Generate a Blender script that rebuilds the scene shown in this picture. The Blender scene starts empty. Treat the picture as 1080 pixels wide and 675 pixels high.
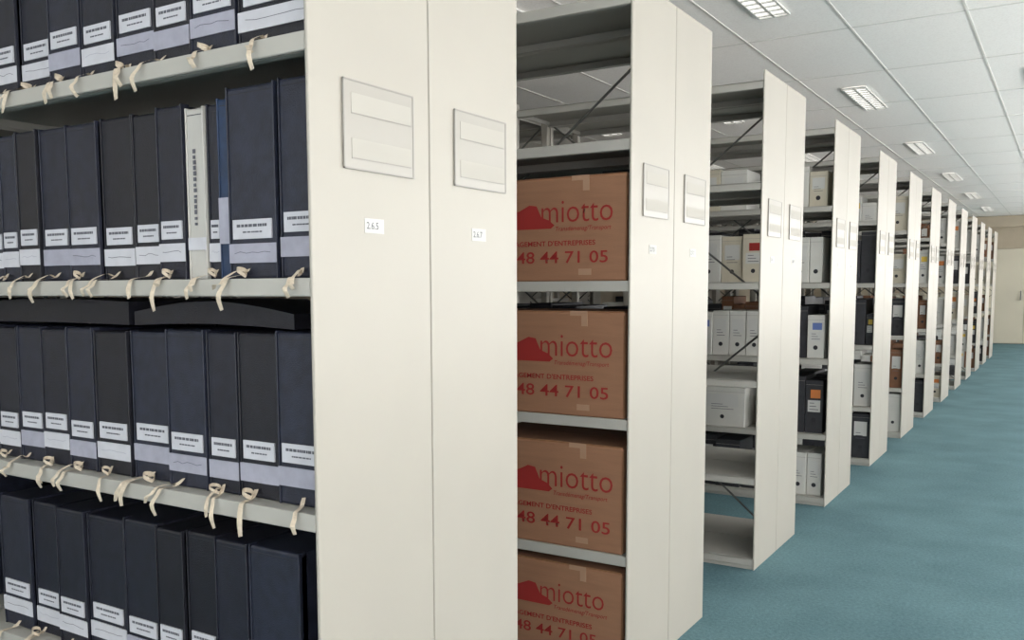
import bpy, bmesh, math, random
from mathutils import Vector, Matrix
random.seed(7)
S=bpy.context.scene
S.view_settings.view_transform='Standard'
S.view_settings.look='None'

# ------------------------------------------------------------------ constants
T0,PITCH,D,H=1.2075,1.3957,0.7184,2.20
NR=13
CEIL=2.76
LEV=[0.05,0.42,0.858,1.293,1.725,2.155]
XL,XR,YB,YF=-4.6,3.4,-3.0,22.8
PT=.008      # end panel sheet thickness
X1=-.013     # first content position

# ------------------------------------------------------------------ materials
def mat(name,col,rough=.5,metal=0,noise=0,nscale=20,bump=0,bscale=200,spec=.5,emit=None,es=0,stretch=None):
    m=bpy.data.materials.new(name); m.use_nodes=True
    nt=m.node_tree; b=nt.nodes['Principled BSDF']
    b.inputs['Base Color'].default_value=(*col,1); b.inputs['Roughness'].default_value=rough
    b.inputs['Metallic'].default_value=metal; b.inputs['Specular IOR Level'].default_value=spec
    tc=nt.nodes.new('ShaderNodeTexCoord')
    src=tc.outputs['Object']
    if stretch:
        mp=nt.nodes.new('ShaderNodeMapping'); mp.inputs['Scale'].default_value=stretch
        nt.links.new(src,mp.inputs['Vector']); src=mp.outputs['Vector']
    if noise:
        n=nt.nodes.new('ShaderNodeTexNoise'); n.inputs['Scale'].default_value=nscale; n.inputs['Detail'].default_value=4
        nt.links.new(src,n.inputs['Vector'])
        r=nt.nodes.new('ShaderNodeValToRGB')
        r.color_ramp.elements[0].position=.3; r.color_ramp.elements[1].position=.7
        r.color_ramp.elements[0].color=(*[c*(1-noise) for c in col],1)
        r.color_ramp.elements[1].color=(*[min(1,c*(1+noise)) for c in col],1)
        nt.links.new(n.outputs['Fac'],r.inputs['Fac']); nt.links.new(r.outputs['Color'],b.inputs['Base Color'])
    if bump:
        n=nt.nodes.new('ShaderNodeTexNoise'); n.inputs['Scale'].default_value=bscale
        nt.links.new(src,n.inputs['Vector'])
        bp=nt.nodes.new('ShaderNodeBump'); bp.inputs['Strength'].default_value=bump; bp.inputs['Distance'].default_value=.002
        nt.links.new(n.outputs['Fac'],bp.inputs['Height']); nt.links.new(bp.outputs['Normal'],b.inputs['Normal'])
    if emit:
        b.inputs['Emission Color'].default_value=(*emit,1); b.inputs['Emission Strength'].default_value=es
    return m
M_METAL=mat('cream_painted_steel',(.395,.368,.320),.42,noise=.025,nscale=3,bump=.05,bscale=400)
M_SHELF=mat('grey_shelf_steel',(.44,.425,.385),.45,noise=.03,nscale=5)
M_ROD=mat('bracing_steel',(.16,.16,.15),.4,metal=.3)
M_HOLD=mat('label_holder_plastic',(.355,.332,.295),.3)
M_HOLDE=mat('label_holder_edge',(.29,.275,.25),.35)
M_INS=mat('insert_paper',(.415,.392,.35),.7)
M_PAPER=mat('white_paper',(.58,.575,.55),.8)
M_INK=mat('black_ink',(.02,.02,.025),.6)
M_PRT=mat('printed_grey_text',(.10,.10,.12),.7)
M_BINDS=[mat('black_leatherette_%d'%i,c,.42,noise=.3,nscale=40,bump=.5,bscale=500,spec=.45) for i,c in enumerate(
    [(.012,.013,.023),(.015,.017,.031),(.010,.010,.016),(.017,.020,.036)])]
M_BIND=M_BINDS[2]
M_BIND2=mat('dark_blue_cloth',(.015,.035,.085),.55,noise=.2,nscale=60)
M_LAB=mat('binder_label',(.56,.56,.60),.7,noise=.05,nscale=30)
M_LABG=mat('binder_label_grey',(.36,.36,.43),.7,noise=.08,nscale=40)
M_WB=mat('white_binder_card',(.50,.485,.45),.6,noise=.04,nscale=20)
M_RIB=mat('cotton_ribbon',(.57,.485,.375),.85,noise=.12,nscale=90)
M_CARD=mat('brown_cardboard',(.300,.150,.083),.75,noise=.07,nscale=6,bump=.25,bscale=60,stretch=(1,1,8))
M_CARDE=mat('cardboard_edge',(.24,.11,.05),.8)
M_RED=mat('red_print',(.30,.020,.016),.7)
M_TAPE=mat('clear_packing_tape',(.42,.26,.17),.12)
M_WBOX=mat('white_card_box',(.60,.59,.55),.7,noise=.04,nscale=10)
M_CRBOX=mat('cream_card_box',(.58,.53,.42),.7,noise=.06,nscale=10)
M_DBOX=mat('dark_card_box',(.03,.03,.035),.55,noise=.2,nscale=20)
M_BRBOX=mat('brown_card_box',(.20,.09,.045),.7,noise=.1,nscale=20)
M_OR=mat('orange_label',(.60,.20,.05),.6)
M_BLUE=mat('blue_label',(.12,.18,.42),.6)
M_YEL=mat('yellow_label',(.7,.48,.08),.6)

# ------------------------------------------------------------------ mesh builder
class MB:
    def __init__(s): s.v=[];s.f=[];s.m=[];s.mats=[]
    def mi(s,m):
        if m not in s.mats: s.mats.append(m)
        return s.mats.index(m)
    def addbm(s,bm,m,M=None):
        o=len(s.v); i=s.mi(m)
        bm.verts.ensure_lookup_table(); bm.verts.index_update()
        for v in bm.verts: s.v.append((M@v.co) if M else v.co.copy())
        for f in bm.faces: s.f.append([o+v.index for v in f.verts]); s.m.append(i)
        bm.free()
    def box(s,x0,x1,y0,y1,z0,z1,m,bev=0,M=None,seg=1):
        if bev:
            bm=bmesh.new(); bmesh.ops.create_cube(bm,size=1)
            for v in bm.verts:
                v.co=Vector(((x0+x1)/2+v.co.x*(x1-x0),(y0+y1)/2+v.co.y*(y1-y0),(z0+z1)/2+v.co.z*(z1-z0)))
            bmesh.ops.bevel(bm,geom=bm.edges[:],offset=bev,segments=seg,profile=.5,affect='EDGES')
            s.addbm(bm,m,M); return
        o=len(s.v); i=s.mi(m)
        for x,y,z in((x0,y0,z0),(x1,y0,z0),(x1,y1,z0),(x0,y1,z0),(x0,y0,z1),(x1,y0,z1),(x1,y1,z1),(x0,y1,z1)):
            p=Vector((x,y,z)); s.v.append(M@p if M else p)
        for q in((0,3,2,1),(4,5,6,7),(0,1,5,4),(1,2,6,5),(2,3,7,6),(3,0,4,7)):
            s.f.append([o+a for a in q]); s.m.append(i)
    def poly(s,pts,m,M=None):
        o=len(s.v)
        for p in pts:
            p=Vector(p); s.v.append(M@p if M else p)
        s.f.append(list(range(o,o+len(pts)))); s.m.append(s.mi(m))
    def strip(s,pts,wds,m):
        o=len(s.v)
        for p,w in zip(pts,wds):
            s.v.append(Vector(p)-Vector(w)/2); s.v.append(Vector(p)+Vector(w)/2)
        for k in range(len(pts)-1):
            s.f.append([o+2*k,o+2*k+1,o+2*k+3,o+2*k+2]); s.m.append(s.mi(m))
    def rod(s,a,b,r,m,n=8):
        a=Vector(a);b=Vector(b);d=b-a
        q=d.to_track_quat('Z','Y').to_matrix().to_4x4()
        bm=bmesh.new(); bmesh.ops.create_cone(bm,cap_ends=True,segments=n,radius1=r,radius2=r,depth=d.length)
        s.addbm(bm,m,Matrix.Translation((a+b)/2)@q)
    def obj(s,name,parent=None,loc=(0,0,0)):
        me=bpy.data.meshes.new(name); me.from_pydata([tuple(v) for v in s.v],[],s.f)
        for m in s.mats: me.materials.append(m)
        for p,i in zip(me.polygons,s.m): p.material_index=i
        me.update()
        ob=bpy.data.objects.new(name,me); S.collection.objects.link(ob); ob.location=loc
        if parent: ob.parent=parent
        return ob
def empty(name,loc=(0,0,0)):
    e=bpy.data.objects.new(name,None); S.collection.objects.link(e); e.location=loc; e.empty_display_size=.1
    return e
def text(s,size,m,loc,rot,name,parent=None,bold=0,align='LEFT',sx=1,shear=0):
    cu=bpy.data.curves.new(name,'FONT'); cu.body=s; cu.size=size; cu.offset=bold; cu.align_x=align; cu.shear=shear
    cu.resolution_u=3
    t=bpy.data.objects.new(name+'_c',cu); S.collection.objects.link(t)
    dg=bpy.context.evaluated_depsgraph_get()
    me=bpy.data.meshes.new_from_object(t.evaluated_get(dg)); bpy.data.objects.remove(t)
    me.materials.clear(); me.materials.append(m)
    ob=bpy.data.objects.new(name,me); S.collection.objects.link(ob)
    ob.location=loc; ob.rotation_euler=rot; ob.scale=(sx,1,1)
    if parent: ob.parent=parent
    return ob
FRONT=(math.pi/2,0,0); SIDE=(math.pi/2,0,math.pi/2)

# ------------------------------------------------------------------ room shell
def simple(name,b): 
    o=MB(); o.box(*b[:6],b[6]); return o.obj(name)
# carpet
mc=bpy.data.materials.new('teal_carpet'); mc.use_nodes=True; nt=mc.node_tree; b=nt.nodes['Principled BSDF']
b.inputs['Roughness'].default_value=.95; b.inputs['Specular IOR Level'].default_value=.15
tc=nt.nodes.new('ShaderNodeTexCoord')
n1=nt.nodes.new('ShaderNodeTexNoise'); n1.inputs['Scale'].default_value=70; n1.inputs['Detail'].default_value=8; n1.inputs['Roughness'].default_value=.8
n2=nt.nodes.new('ShaderNodeTexNoise'); n2.inputs['Scale'].default_value=2.2; n2.inputs['Detail'].default_value=3
mx=nt.nodes.new('ShaderNodeMix'); mx.data_type='FLOAT'; mx.inputs['Factor'].default_value=.3
r=nt.nodes.new('ShaderNodeValToRGB'); r.color_ramp.elements[0].position=.36; r.color_ramp.elements[1].position=.64
r.color_ramp.elements[0].color=(.062,.122,.142,1); r.color_ramp.elements[1].color=(.142,.246,.270,1)
for n in(n1,n2): nt.links.new(tc.outputs['Object'],n.inputs['Vector'])
nt.links.new(n1.outputs['Fac'],mx.inputs['A']); nt.links.new(n2.outputs['Fac'],mx.inputs['B'])
nt.links.new(mx.outputs['Result'],r.inputs['Fac']); nt.links.new(r.outputs['Color'],b.inputs['Base Color'])
bp=nt.nodes.new('ShaderNodeBump'); bp.inputs['Strength'].default_value=.6; bp.inputs['Distance'].default_value=.006
nt.links.new(n1.outputs['Fac'],bp.inputs['Height']); nt.links.new(bp.outputs['Normal'],b.inputs['Normal'])
simple('floor',(XL-.1,XR+.1,YB-.1,YF+.1,-.1,0,mc))
# ceiling tiles
mt=bpy.data.materials.new('ceiling_tile'); mt.use_nodes=True; nt=mt.node_tree; b=nt.nodes['Principled BSDF']; b.inputs['Roughness'].default_value=.85
tc=nt.nodes.new('ShaderNodeTexCoord'); n=nt.nodes.new('ShaderNodeTexNoise'); n.inputs['Scale'].default_value=90; n.inputs['Detail'].default_value=5
nt.links.new(tc.outputs['Object'],n.inputs['Vector'])
r=nt.nodes.new('ShaderNodeValToRGB'); r.color_ramp.elements[0].position=.35; r.color_ramp.elements[0].color=(.90,.875,.845,1)
r.color_ramp.elements[1].position=.55; r.color_ramp.elements[1].color=(.96,.94,.91,1)
nt.links.new(n.outputs['Fac'],r.inputs['Fac']); nt.links.new(r.outputs['Color'],b.inputs['Base Color'])
simple('ceiling',(XL-.1,XR+.1,YB-.1,YF+.1,CEIL,CEIL+.1,mt))
M_TBAR=mat('ceiling_grid_bar',(.72,.71,.67),.5)
g=MB()
for k in range(-7,8):
    x=-.6+.6*k
    if XL<x<XR: g.box(x-.007,x+.007,YB,YF,CEIL-.003,CEIL+.001,M_TBAR)
y=YB+.15
while y<YF:
    g.box(XL,XR,y-.007,y+.007,CEIL-.0025,CEIL+.001,M_TBAR); y+=1.22
g.obj('trim_ceiling_grid')
M_WALL=mat('beige_wall_paint',(.48,.41,.31),.8,noise=.04,nscale=3)
M_DOOR=mat('cream_door_laminate',(.64,.59,.47),.45,noise=.03,nscale=2)
M_DK=mat('dark_trim',(.10,.09,.08),.5)
simple('wall_back',(XL,XR,YF,YF+.1,0,CEIL,M_WALL))
simple('wall_left',(XL-.1,XL,YB,YF,0,CEIL,M_WALL))
M_PANE=mat('daylit_blind',(.8,.8,.8),.6,emit=(1.0,.99,.98),es=6.6)  # unseen glowing window panes, added to brighten end panels and ceiling
M_FR=mat('window_frame_white',(.7,.7,.68),.4)
w=MB(); 
w.box(XR,XR+.1,YB,YF,0,.7,M_WALL); w.box(XR,XR+.1,YB,YF,2.5,CEIL,M_WALL)
ny=12; seg=(YF-YB)/ny
for k in range(ny+1):
    yy=YB+k*seg; w.box(XR,XR+.1,max(YB,yy-.12),min(YF,yy+.12),.7,2.5,M_WALL)
w.obj('wall_right')
for k in range(ny):
    a=YB+k*seg+.12; c=YB+(k+1)*seg-.12
    w=MB(); w.box(XR+.06,XR+.07,a,c,.7,2.5,M_PANE)
    for q in((a,a+.05,.7,2.5),(c-.05,c,.7,2.5),(a,c,.7,.75),(a,c,2.45,2.5),((a+c)/2-.03,(a+c)/2+.03,.7,2.5)):
        w.box(XR+.02,XR+.058,*q,M_FR)
    w.obj('window_%d'%(k+1))
# wall behind the camera, with unseen glowing windows added as fill light
M_PANE2=mat('daylit_blind_north',(.8,.8,.8),.6,emit=(.90,.95,1.0),es=2.8)
w=MB(); w.box(XL,XR,YB-.1,YB,0,.7,M_WALL); w.box(XL,XR,YB-.1,YB,2.5,CEIL,M_WALL)
nx=4; sg=(XR-XL)/nx
for k in range(nx+1):
    xx=XL+k*sg; w.box(max(XL,xx-.12),min(XR,xx+.12),YB-.1,YB,.7,2.5,M_WALL)
w.obj('wall_front')
for k in range(nx):
    a=XL+k*sg+.12; c=XL+(k+1)*sg-.12
    w=MB(); w.box(a,c,YB-.07,YB-.06,.7,2.5,M_PANE2)
    for q in((a,a+.05,.7,2.5),(c-.05,c,.7,2.5),(a,c,.7,.75),(a,c,2.45,2.5),((a+c)/2-.03,(a+c)/2+.03,.7,2.5)):
        w.box(q[0],q[1],YB-.058,YB-.02,q[2],q[3],M_FR)
    w.obj('window_%d'%(ny+k+1))
# door set on the back wall
d=MB(); W=YF-.002
d.box(-.75,-.69,W-.05,W,0,2.12,M_WALL); d.box(1.31,1.37,W-.05,W,0,2.12,M_WALL); d.box(-.75,1.37,W-.05,W,2.06,2.12,M_WALL)
d.box(-.69,.306,W-.035,W,.01,2.055,M_DOOR,.004); d.box(.314,1.31,W-.035,W,.01,2.055,M_DOOR,.004)
d.rod((.24,W-.09,.95),(.24,W-.09,1.15),.012,M_ROD); d.rod((.38,W-.09,.95),(.38,W-.09,1.15),.012,M_ROD)
for xx in(.24,.38):
    for zz in(.97,1.13): d.rod((xx,W-.09,zz),(xx,W-.03,zz),.008,M_ROD)
d.obj('door_1')
simple('baseboard_left',(XL,XL+.015,YB,YF,0,.08,M_DK)); simple('baseboard_right',(XR-.015,XR,YB,YF,0,.08,M_DK))
simple('trim_1',(XL,XR,YF-.25,YF,2.52,CEIL-.007,M_WALL))

# ceiling luminaires (recessed louvre fittings)
M_LGT=mat('fluorescent_diffuser',(.85,.85,.85),.5,emit=(1.0,.96,.90),es=1.05)
M_LOUV=mat('louvre_white',(.66,.66,.63),.35)
l=MB(); w_,L_=.075,.48
l.box(-w_-.012,-w_,-L_,L_,-.010,0,M_LOUV); l.box(w_,w_+.012,-L_,L_,-.010,0,M_LOUV)
l.box(-w_,w_,-L_-.012,-L_,-.010,0,M_LOUV); l.box(-w_,w_,L_,L_+.012,-.010,0,M_LOUV)
l.box(-w_,w_,-L_,L_,-.003,0,M_LGT)
l.box(-.008,.008,-L_,L_,-.010,-.003,M_LOUV)
for k in range(12):
    yy=-L_+(k+.5)*2*L_/12; l.box(-w_,w_,yy-.008,yy+.008,-.010,-.003,M_LOUV)
first=None
for cx in(-2.7,-1.5,-.3,.9,2.1):
    for j in range(8):
        cy=-1.55+3.13*j
        if first is None: first=l.obj('ceiling_light',loc=(cx,cy,CEIL-.005)); 
        else:
            o=bpy.data.objects.new('ceiling_light',first.data); S.collection.objects.link(o); o.location=(cx,cy,CEIL-.005)

# ------------------------------------------------------------------ shelving rack (double sided, local origin at front aisle corner)
BAY=1.26; NB=3
def rack_mesh():
    r=MB()
    half=D/2; LEN=NB*BAY
    for x0,x1 in((-PT,0),(-LEN-PT,-LEN)):
        for y0 in(0,half):
            r.box(x0,x1,y0+.0015,y0+half-.0015,0,H,M_METAL,.003,seg=2)
    for k in range(1,NB):
        xc=-k*BAY
        for y0 in(.006,half-.036,half+.006,D-.036):
            r.box(xc-.018,xc+.018,y0,y0+.030,0,H-.01,M_METAL,.002)
    for k in range(NB):
        xa=-PT-.0005 if k==0 else -.019-k*BAY
        xb=-(k+1)*BAY+(.019 if k<NB-1 else .0005)
        for z in LEV:
            for y0,y1 in((.004,half-.004),(half+.004,D-.004)):
                r.box(xb,xa,y0,y1,z-.004,z,M_SHELF)
                r.box(xb,xa,y0,y0+.010,z-.033,z+.0005,M_SHELF,.002)
                r.box(xb,xa,y1-.010,y1,z-.033,z+.0005,M_SHELF,.002)
                r.box(xb,xa,y0+.011,y0+.03,z-.033,z-.030,M_SHELF)
                r.box(xb,xa,y1-.03,y1-.011,z-.033,z-.030,M_SHELF)
                r.box(xa-.004,xa,y0+.011,y1-.011,z-.025,z-.005,M_SHELF)
                r.box(xb,xb+.004,y0+.011,y1-.011,z-.025,z-.005,M_SHELF)
                for yy in(y0+.02,y1-.04): r.box(xa-.006,xa,yy,yy+.02,z-.045,z-.025,M_ROD)
        for za,zb in((.08,1.12),(1.16,2.14)):
            r.rod((xa-.004,half-.004,za),(xb+.004,half-.004,zb),.005,M_ROD); r.rod((xa-.004,half+.004,zb),(xb+.004,half+.004,za),.005,M_ROD)
        r.box(xb,xa,.012,.024,0,.018,M_SHELF)
        r.box(xb,xa,D-.024,D-.012,0,.018,M_SHELF)
    return r
def holder_mesh():
    r=MB()
    for y0 in(.087,.446):
        y1=y0+.212; za,zb=1.496,1.660
        r.box(.0003,.004,y0,y1,za,zb,M_HOLD,.0015)
        for a in((y0,y0+.003,za,zb),(y1-.003,y1,za,zb),(y0,y1,za,za+.003),(y0,y1,zb-.003,zb)):
            r.box(.003,.0050,*a,M_HOLDE)
        r.box(.0042,.0048,y0+.022,y1-.010,1.600,1.636,M_INS)
        r.box(.0042,.0048,y0+.022,y1-.010,1.518,1.553,M_INS)
        for zz in(1.599,1.517): r.box(.0042,.0052,y0+.022,y1-.010,zz-.001,zz,M_HOLDE)
    return r
def sticker_mesh():
    r=MB()
    for y0 in(.146,.516): r.box(.0002,.0010,y0,y0+.058,1.380,1.408,M_PAPER)
    return r
f0=h0=s0=None
for k in range(NR):
    e=empty('shelving_rack',(0,T0+k*PITCH,0))
    if k==0:
        f0=rack_mesh().obj('frame',e); h0=holder_mesh().obj('label_holders',e); s0=sticker_mesh().obj('stickers',e)
    else:
        for nm,src in(('frame',f0),('label_holders',h0),('stickers',s0)):
            o=bpy.data.objects.new(nm,src.data); S.collection.objects.link(o); o.parent=e
    if k<4:
        text('2.%d.5'%(6+k),.019,M_PRT,(.0014,.151,1.388),SIDE,'number_a',e,bold=.0001)
        text('2.%d.7'%(6+k),.019,M_PRT,(.0014,.521,1.388),SIDE,'number_b',e,bold=.0001)

# ------------------------------------------------------------------ binders
def binder(b,x0,x1,z,h,yf,rear=False,kind='k',depth=.255,labels=True,lean=0):
    w=x1-x0; g=.0015
    piv=Vector((x0,yf,z)); M=Matrix.Translation(piv)@Matrix.Rotation(lean,4,'Y')@Matrix.Translation(-piv)
    m={'k':random.choice(M_BINDS),'w':M_WB,'b':M_BIND2}[kind]
    if rear: ya,yb=yf-depth,yf
    else: ya,yb=yf,yf+depth
    b.box(x0+g,x1-g,ya,yb,z+.0005,z+h,m,min(.006,w*.16),M,seg=2)
    if not rear:
        for xx in(x0+g,x1-g-.0035): b.box(xx,xx+.0035,ya-.0025,ya+.02,z+.001,z+h+.002,m,.001,M)
        b.box(x0+g+.006,x1-g-.006,ya-.0008,ya+.002,z+h-.014,z+h-.0125,M_INK,0,M)
    if labels and not rear:
        e=.0030; la=x0+.0065; lb=x1-.0065
        y0=ya-e
        if kind=='k':
            j=random.uniform(-.006,.006)
            b.box(x0+.002,x1-.002,y0-.0004,ya+.001,z+.036+j,z+.073+j,M_LABG if random.random()<.5 else M_LAB,0,M)
            zz=z+.056+j; n=6; pts=[]
            for q in range(n+1):
                pts.append((la+w*.08+(lb-la-w*.16)*q/n,y0-.0008,zz+random.uniform(-.0025,.0025)))
            b.strip(pts,[(0,0,.0011)]*(n+1),M_PRT if random.random()<.4 else M_LABG)
            ins=(lb-la)*.06
            b.box(la+ins,lb-ins,y0-.0005,ya+.001,z+.082+j,z+.119+j,M_LAB,0,M)
            for (za,zb,nq) in((.1045,.1100,9),(.0935,.0963,6)):
                xa=la+ins*2.6; xe=lb-ins*2.6; q=xa
                if nq==6: xa+=(xe-xa)*.2; xe-=(xe-xa)*.2; q=xa
                while q<xe:
                    l=random.uniform(.5,1.5)*(xe-xa)/nq
                    b.box(q,min(q+l*.80,xe),y0-.0009,y0-.0004,z+za+j,z+zb+j,M_PRT,0,M); q+=l
        elif kind=='w':
            for q in range(14):
                zz=z+.11+q*.011
                b.box(x0+w*.42,x0+w*random.uniform(.52,.57),y0-.0005,y0+.001,zz,zz+random.uniform(.004,.009),M_PRT,0,M)
            b.box(x0+.002,x1-.002,y0-.0004,ya+.001,z+.06,z+.085,M_LAB,0,M)
        elif kind=='b':
            b.box(x0+.002,x1-.002,y0-.0004,ya+.001,z+.07,z+.16,M_LABG,0,M)
def ribbon(b,x,z,yf,long=1.0):
    w=random.uniform(.008,.012)
    def tail(dx,ln,lift):
        pts=[(x,yf-.004,z+.020),(x+dx*.15,yf-.012,z+.010),(x+dx*.35,yf*.55,z+.0035+lift),(x+dx*.55,.012,z+.003+lift*.5),(x+dx*.65,-.001,z+.001),
             (x+dx*.75,-.006,z-.010),(x+dx*.9,-.008-random.uniform(0,.01),z-ln*.55),(x+dx+random.uniform(-.006,.006),-.007,z-ln)]
        W=[(w,0,.002),(w,.002,0),(w,0,.001),(w,0,0),(w,0,0),(w*.9,.003,0),(w*.8,.005,0),(w*.95,.0,.003)]
        P=[Vector(p) for p in pts]; out=[];ow=[]
        for i in range(len(P)-1):
            p0=P[max(0,i-1)];p1=P[i];p2=P[i+1];p3=P[min(len(P)-1,i+2)]
            for t in(0,.33,.66):
                out.append(.5*((2*p1)+(p2-p0)*t+(2*p0-5*p1+4*p2-p3)*t*t+(3*p1-p0-3*p2+p3)*t**3))
                ow.append(Vector(W[i]).lerp(Vector(W[i+1]),t))
        out.append(P[-1]); ow.append(Vector(W[-1]))
        b.strip(out,ow,M_RIB)
    dx=random.uniform(-.045,.03)
    tail(dx,random.uniform(.030,.065)*long,random.uniform(0,.01))
    if random.random()<.75: tail(dx+random.uniform(-.03,.02),random.uniform(.012,.045)*long,random.uniform(.002,.014))
    if random.random()<.5:
        c=Vector((x+random.uniform(-.01,.01),yf*.6,z+.006)); R=random.uniform(.010,.016); n=14
        pts=[c+Vector((math.cos(a)*R*.7,math.sin(a)*R*.8-.004,abs(math.sin(a/2))*.014)) for a in [2*math.pi*q/n for q in range(n+1)]]
        b.strip(pts,[(.001,0,w*.8)]*(n+1),M_RIB)
YFR=.045
def row(edges,z,hs,kinds=None,yf=YFR,rib=True,name='archive_binders'):
    b=MB()
    for i in range(len(edges)-1):
        k=kinds[i] if kinds else 'k'
        h=hs[i] if isinstance(hs,list) else hs+random.uniform(-.006,.006)
        y=yf+random.uniform(-.006,.008)
        x0,x1=edges[i],edges[i+1]
        if x0<-BAY+.02 and x1>-BAY-.02: continue
        if x0<-2*BAY+.02 and x1>-2*BAY-.02: continue
        binder(b,x0,x1,z,h,y,kind=k)
        if rib and k=='k': ribbon(b,(x0*.55+x1*.45)+random.uniform(-.015,.015),z,y)
    return b.obj(name,loc=(0,T0,0))
def ext(e,to=-3.7,lo=.09,hi=.12):
    e=list(e); x=e[0]
    while x-hi>to:
        x-=random.uniform(lo,hi); e.insert(0,x)
    return e
k_=1.035
def sc(L,s=1.0): return [s*(1.153+(v/1000-1.153)*k_) for v in L]
B=sc([-1019,-946,-860,-749,-633,-522,-431,-346,-289,-248,-216,-93,-25],.96); B[-1]=X1; B[-2]=-.122
Cc=sc([-1040,-949,-850,-749,-650,-533,-405,-288,-201,-110,-20],1.0); Cc[-1]=X1; Cc[-2]=-.138
Dd=sc([-1059,-933,-827,-716,-583,-466,-377,-284,-188,-50],1.0)
A=sc([-1101,-984,-878,-756,-641,-529,-407,-298,-172,-30]); A[-1]=X1-.004
def shelfrow(E,z,h,kinds=None,hs=None):
    n0=len(E)-1
    E2=ext(E); pre=len(E2)-1-n0
    K=(['k']*pre+kinds) if kinds else None
    HS=[h+random.uniform(-.006,.006) for _ in range(pre)]+hs if hs else h
    return row(E2,z,HS,K)
shelfrow(A,LEV[4],.34)
shelfrow(B,LEV[3],.345,['k']*7+['w','k','b','k','k'],[.347,.350,.349,.347,.351,.348,.352,.342,.345,.350,.366,.370])
shelfrow(Cc,LEV[2],.328)
shelfrow(Dd,LEV[1],.336)
shelfrow(sc([-1050,-940,-830,-720,-600,-490,-380,-270,-160,-50]),LEV[0],.30)
for i,z in enumerate(LEV[:5]):
    b=MB(); x=-.025 if i!=2 else -.15
    while x>-3.6:
        w=random.uniform(.085,.12); 
        if not any(x-w<-q*BAY+.02 and x>-q*BAY-.02 for q in(1,2)):
            binder(b,x-w,x,z,random.uniform(.375,.39) if i==2 else random.uniform(.33,.36),D-.05,rear=True,labels=False)
        x-=w
    b.obj('archive_binders',loc=(0,T0,0))
# black portfolios lying flat on top of the third row, covers slightly bowed
def folder(xa,xb,z0,t0_,bow):
    b=MB(); n=16; top=[];bot=[]
    for q in range(n+1):
        t=q/n; x=xa+(xb-xa)*t
        top.append((x,z0+t0_+bow*math.sin(math.pi*t))); bot.append((x,z0+.3*bow*math.sin(math.pi*t)))
    y0,y1=.085,.33
    for q in range(n):
        (a,za),(c,zc)=top[q],top[q+1]; (_,zb),(_,zd)=bot[q],bot[q+1]
        b.poly([(a,y0,za),(c,y0,zc),(c,y1,zc),(a,y1,za)],M_BIND); b.poly([(a,y0,zb),(a,y1,zb),(c,y1,zd),(c,y0,zd)],M_BIND)
        b.poly([(a,y0,zb),(c,y0,zd),(c,y0,zc),(a,y0,za)],M_BIND); b.poly([(a,y1,zb),(a,y1,za),(c,y1,zc),(c,y1,zd)],M_BIND)
    for (x,zb),(_,za) in((bot[0],top[0]),(bot[-1],top[-1])): b.poly([(x,y0,zb),(x,y1,zb),(x,y1,za),(x,y0,za)],M_BIND)
    b.obj('black_portfolio',loc=(0,T0,0))
folder(-.62,-.13,LEV[2]+.3365,.030,.024)
folder(-1.19,-.64,LEV[2]+.3365,.052,.006)

# ------------------------------------------------------------------ moving boxes in second rack
def moving_box(x1,z,h,w=.56,dep=.33):
    y=T0+PITCH+.012
    e=empty('cardboard_box',(x1,y,z)); 
    b=MB(); b.box(-w,0,0,dep,.0005,h,M_CARD,.006,seg=2)
    b.box(-w+.004,-.004,.004,dep/2-.001,h,h+.003,M_CARD); b.box(-w+.004,-.004,dep/2+.001,dep-.004,h,h+.003,M_CARD)
    b.box(-w+.004,-.004,.0035,.0045,h-.004,h+.0032,M_CARDE)
    b.box(-.003,-.001,-.0008,.004,.01,h-.01,M_CARDE)
    b.obj('carton',e)
    t=MB(); t.box(-.150,-.128,-.0016,-.0004,h-.045,h+.0035,M_TAPE); t.box(-.19,-.13,-.0013,-.0004,h-.012,h+.0035,M_TAPE)
    t.box(-.165,-.120,-.0012,-.0003,.02,.040,M_TAPE)
    t.obj('tape',e)
    if w<.5: return
    s=h/.322
    p=MB(); zb=.166*s; y=-.0012
    pl=[(-.46,0),(-.265,0),(-.252,.010),(-.272,.026),(-.300,.036),(-.318,.072),(-.345,.076),(-.385,.058),(-.46,.058)]
    p.poly([(a,y,zb+c*s) for a,c in pl],M_RED)
    p.obj('printed_logo',e)
    y=-.0013
    text('miotto',.106*s,M_RED,(-.306,y,.184*s),FRONT,'print_name',e,bold=-.0009,sx=.88)
    text('Transdémenag/Transport',.020,M_RED,(-.250,y,.158*s),FRONT,'print_line_a',e,sx=.96,shear=.2)
    text("DEMENAGEMENT D'ENTREPRISES",.022,M_RED,(-.485,y,.112*s),FRONT,'print_line_b',e,bold=.0003,sx=1.16)
    text('02 48 44 71 05',.052*s,M_RED,(-.482,y,.058*s),FRONT,'print_phone',e,bold=.0004,sx=1.30)
for z,h,dx in((LEV[3],.330,0),(LEV[2],.337,-.004),(LEV[1],.346,-.006),(LEV[0],.308,-.004)):
    moving_box(X1-.006+dx,z,h)
    moving_box(X1-.581+dx,z,h-.01)
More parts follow.
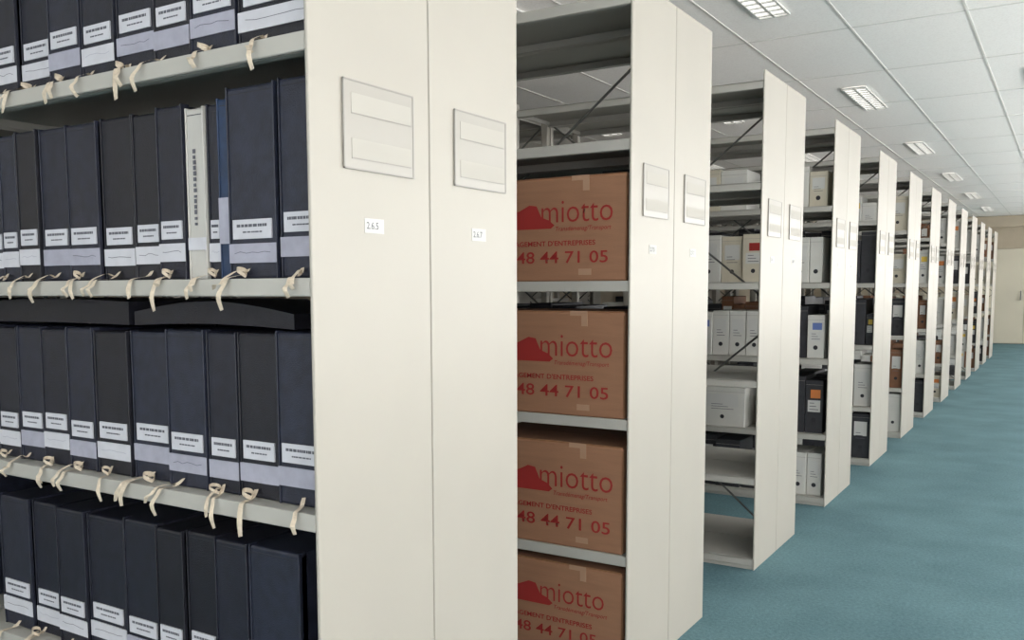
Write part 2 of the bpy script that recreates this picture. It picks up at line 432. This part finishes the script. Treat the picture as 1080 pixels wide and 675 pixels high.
def fbox(b,x0,x1,y0,y1,z,h,m,lab=None,hole=True):
    b.box(x0,x1,y0,y1,z+.0005,z+h,m,.003)
    w=x1-x0; 
    if w<.02: return
    b.box(x0+.001,x1-.001,y0-.0008,y0+.001,z+h-.028,z+h-.0265,M_HOLDE)
    if lab:
        if lab in(M_OR,M_BLUE,M_YEL,M_RED):
            b.box(x0+w*.30,x1-w*.15,y0-.0012,y0+.001,z+h*.66,z+h*.82,lab)
            b.box(x0+w*.15,x1-w*.15,y0-.0011,y0+.001,z+h*.40,z+h*.62,M_PAPER)
        else:
            b.box(x0+w*.15,x1-w*.15,y0-.0012,y0+.001,z+h*.50,z+h*.82,lab)
        for q in range(3):
            b.box(x0+w*.25,x1-w*(.25+.12*q),y0-.0017,y0-.001,z+h*(.44+.06*q),z+h*(.452+.06*q),M_PRT)
    if hole:
        n=12; R=min(.013,w*.2); c=((x0+x1)/2,y0-.0014,z+h*.25)
        b.poly([(c[0]+R*math.cos(2*math.pi*q/n),c[1],c[2]+R*math.sin(2*math.pi*q/n)) for q in range(n)],M_INK)
def fill(k,lv,items,rear=False,x=X1,name='file_boxes',yo=.03):
    b=MB()
    for w,h,m,lab in items:
        if x-w<-BAY+.02 and x>-BAY-.02: x=-BAY-.022
        if x-w<-2*BAY+.02: break
        if m: 
            y0=(D/2+.03 if rear else yo)+random.uniform(0,.02)
            fbox(b,x-w,x,y0,y0+.27,LEV[lv],h,m,lab)
        x-=w+.003
    return b.obj(name,loc=(0,T0+k*PITCH,0))
def rnd(n,mats,hl=.24,hh=.34,wl=.07,wh=.16):
    o=[]
    for _ in range(n):
        m=random.choice(mats)
        lab=random.choice([None,M_PAPER,M_PAPER,random.choice([M_YEL,M_OR]) if random.random()<.6 else M_PAPER]) if m else None
        o.append((random.uniform(wl,wh),random.uniform(hl,hh),m,lab))
    return o
DK=[M_DBOX,M_DBOX,M_DBOX,M_BRBOX]
WL=M_PAPER; N=None
fill(1,3,rnd(9,[M_DBOX],.37,.40),rear=True,x=-.13)
fill(1,2,rnd(9,[M_DBOX],.33,.36),rear=True,x=-.16)
fill(2,3,[(.55,.3,N,N)]+rnd(12,[M_WBOX,M_CRBOX,M_DBOX]))
fill(2,1,[(.85,.3,N,N)]+rnd(9,[M_WBOX,M_CRBOX]))
fill(2,2,[(.95,.3,N,N)]+rnd(9,[M_WBOX,M_DBOX]))
fill(3,4,[(.03,.25,N,N),(.10,.20,M_CRBOX,WL),(.10,.23,M_WBOX,N),(.25,.2,N,N),(.16,.24,M_WBOX,WL),(.16,.25,M_CRBOX,WL),(.14,.26,M_WBOX,WL)]+rnd(8,[M_WBOX,M_CRBOX]))
fill(3,3,[(.045,.25,N,N),(.07,.26,M_WBOX,N),(.10,.26,M_WBOX,M_PAPER),(.15,.25,N,N),(.13,.29,M_CRBOX,M_RED),(.13,.28,M_CRBOX,WL),(.15,.29,M_WBOX,WL),(.14,.30,M_CRBOX,WL)]+rnd(8,[M_WBOX,M_CRBOX]))
fill(3,2,[(.02,.25,N,N),(.095,.25,M_WBOX,M_BLUE),(.15,.30,M_DBOX,N),(.10,.2,M_DBOX,N),(.10,.27,M_WBOX,WL),(.10,.27,M_WBOX,WL),(.10,.27,M_WBOX,WL),(.11,.26,M_WBOX,M_BLUE)]+rnd(8,[M_WBOX,M_CRBOX]))
fill(3,1,[(.02,.25,N,N),(.10,.31,M_DBOX,M_OR),(.12,.33,M_DBOX,N),(.12,.22,M_WBOX,N),(.10,.2,N,N),(.28,.24,M_WBOX,WL),(.15,.24,M_WBOX,WL)]+rnd(8,[M_WBOX,M_DBOX]))
fill(3,0,[(.02,.25,N,N),(.08,.25,M_WBOX,WL),(.09,.25,M_WBOX,WL),(.09,.25,M_WBOX,WL),(.1,.2,N,N),(.1,.2,M_DBOX,N)]+rnd(8,[M_WBOX,M_DBOX]))
for lv in(1,2,3): fill(3,lv,rnd(12,DK,.3,.36),rear=True)
fill(4,3,[(.10,.36,M_DBOX,N),(.10,.30,M_DBOX,N)]+rnd(7,DK)); fill(4,2,[(.05,.22,M_DBOX,M_YEL),(.12,.32,M_DBOX,N)]+rnd(7,DK))
fill(4,1,[(.12,.3,M_WBOX,WL)]+rnd(7,[M_WBOX,M_DBOX])); fill(4,0,rnd(8,[M_DBOX,M_WBOX])); fill(4,4,rnd(7,[N,M_WBOX,N]))
for k in range(5,NR):
    for lv in range(5):
        if lv==4 and random.random()<.5: continue
        mats=random.choice([[M_DBOX,M_BRBOX],[M_WBOX,M_CRBOX],[M_DBOX,M_CRBOX,M_WBOX,None],[M_BRBOX,M_WBOX],[M_WBOX,M_DBOX]])
        fill(k,lv,rnd(7,mats))

# ------------------------------------------------------------------ world + camera
w=bpy.data.worlds.new('World'); S.world=w; w.use_nodes=True
w.node_tree.nodes['Background'].inputs[0].default_value=(.8,.88,1,1); w.node_tree.nodes['Background'].inputs[1].default_value=.5
fpx,th,ph,ro,cx,cz=959.29,.5658,.0933,-.0046,1.1454,1.2749
f=Vector((-math.sin(th)*math.cos(ph),math.cos(th)*math.cos(ph),-math.sin(ph)))
r=Vector((math.cos(th),math.sin(th),0)); u=r.cross(f)
r2=r*math.cos(ro)+u*math.sin(ro); u2=-r*math.sin(ro)+u*math.cos(ro)
M=Matrix((r2,u2,-f)).transposed().to_4x4(); M.translation=Vector((cx,0,cz))
cam=bpy.data.cameras.new('camera'); co=bpy.data.objects.new('camera',cam); S.collection.objects.link(co)
co.matrix_world=M; cam.sensor_width=36; cam.lens=36*fpx/1080; cam.clip_start=.05
cam.shift_x=21.8/1080; cam.shift_y=55.4/1080
S.camera=co
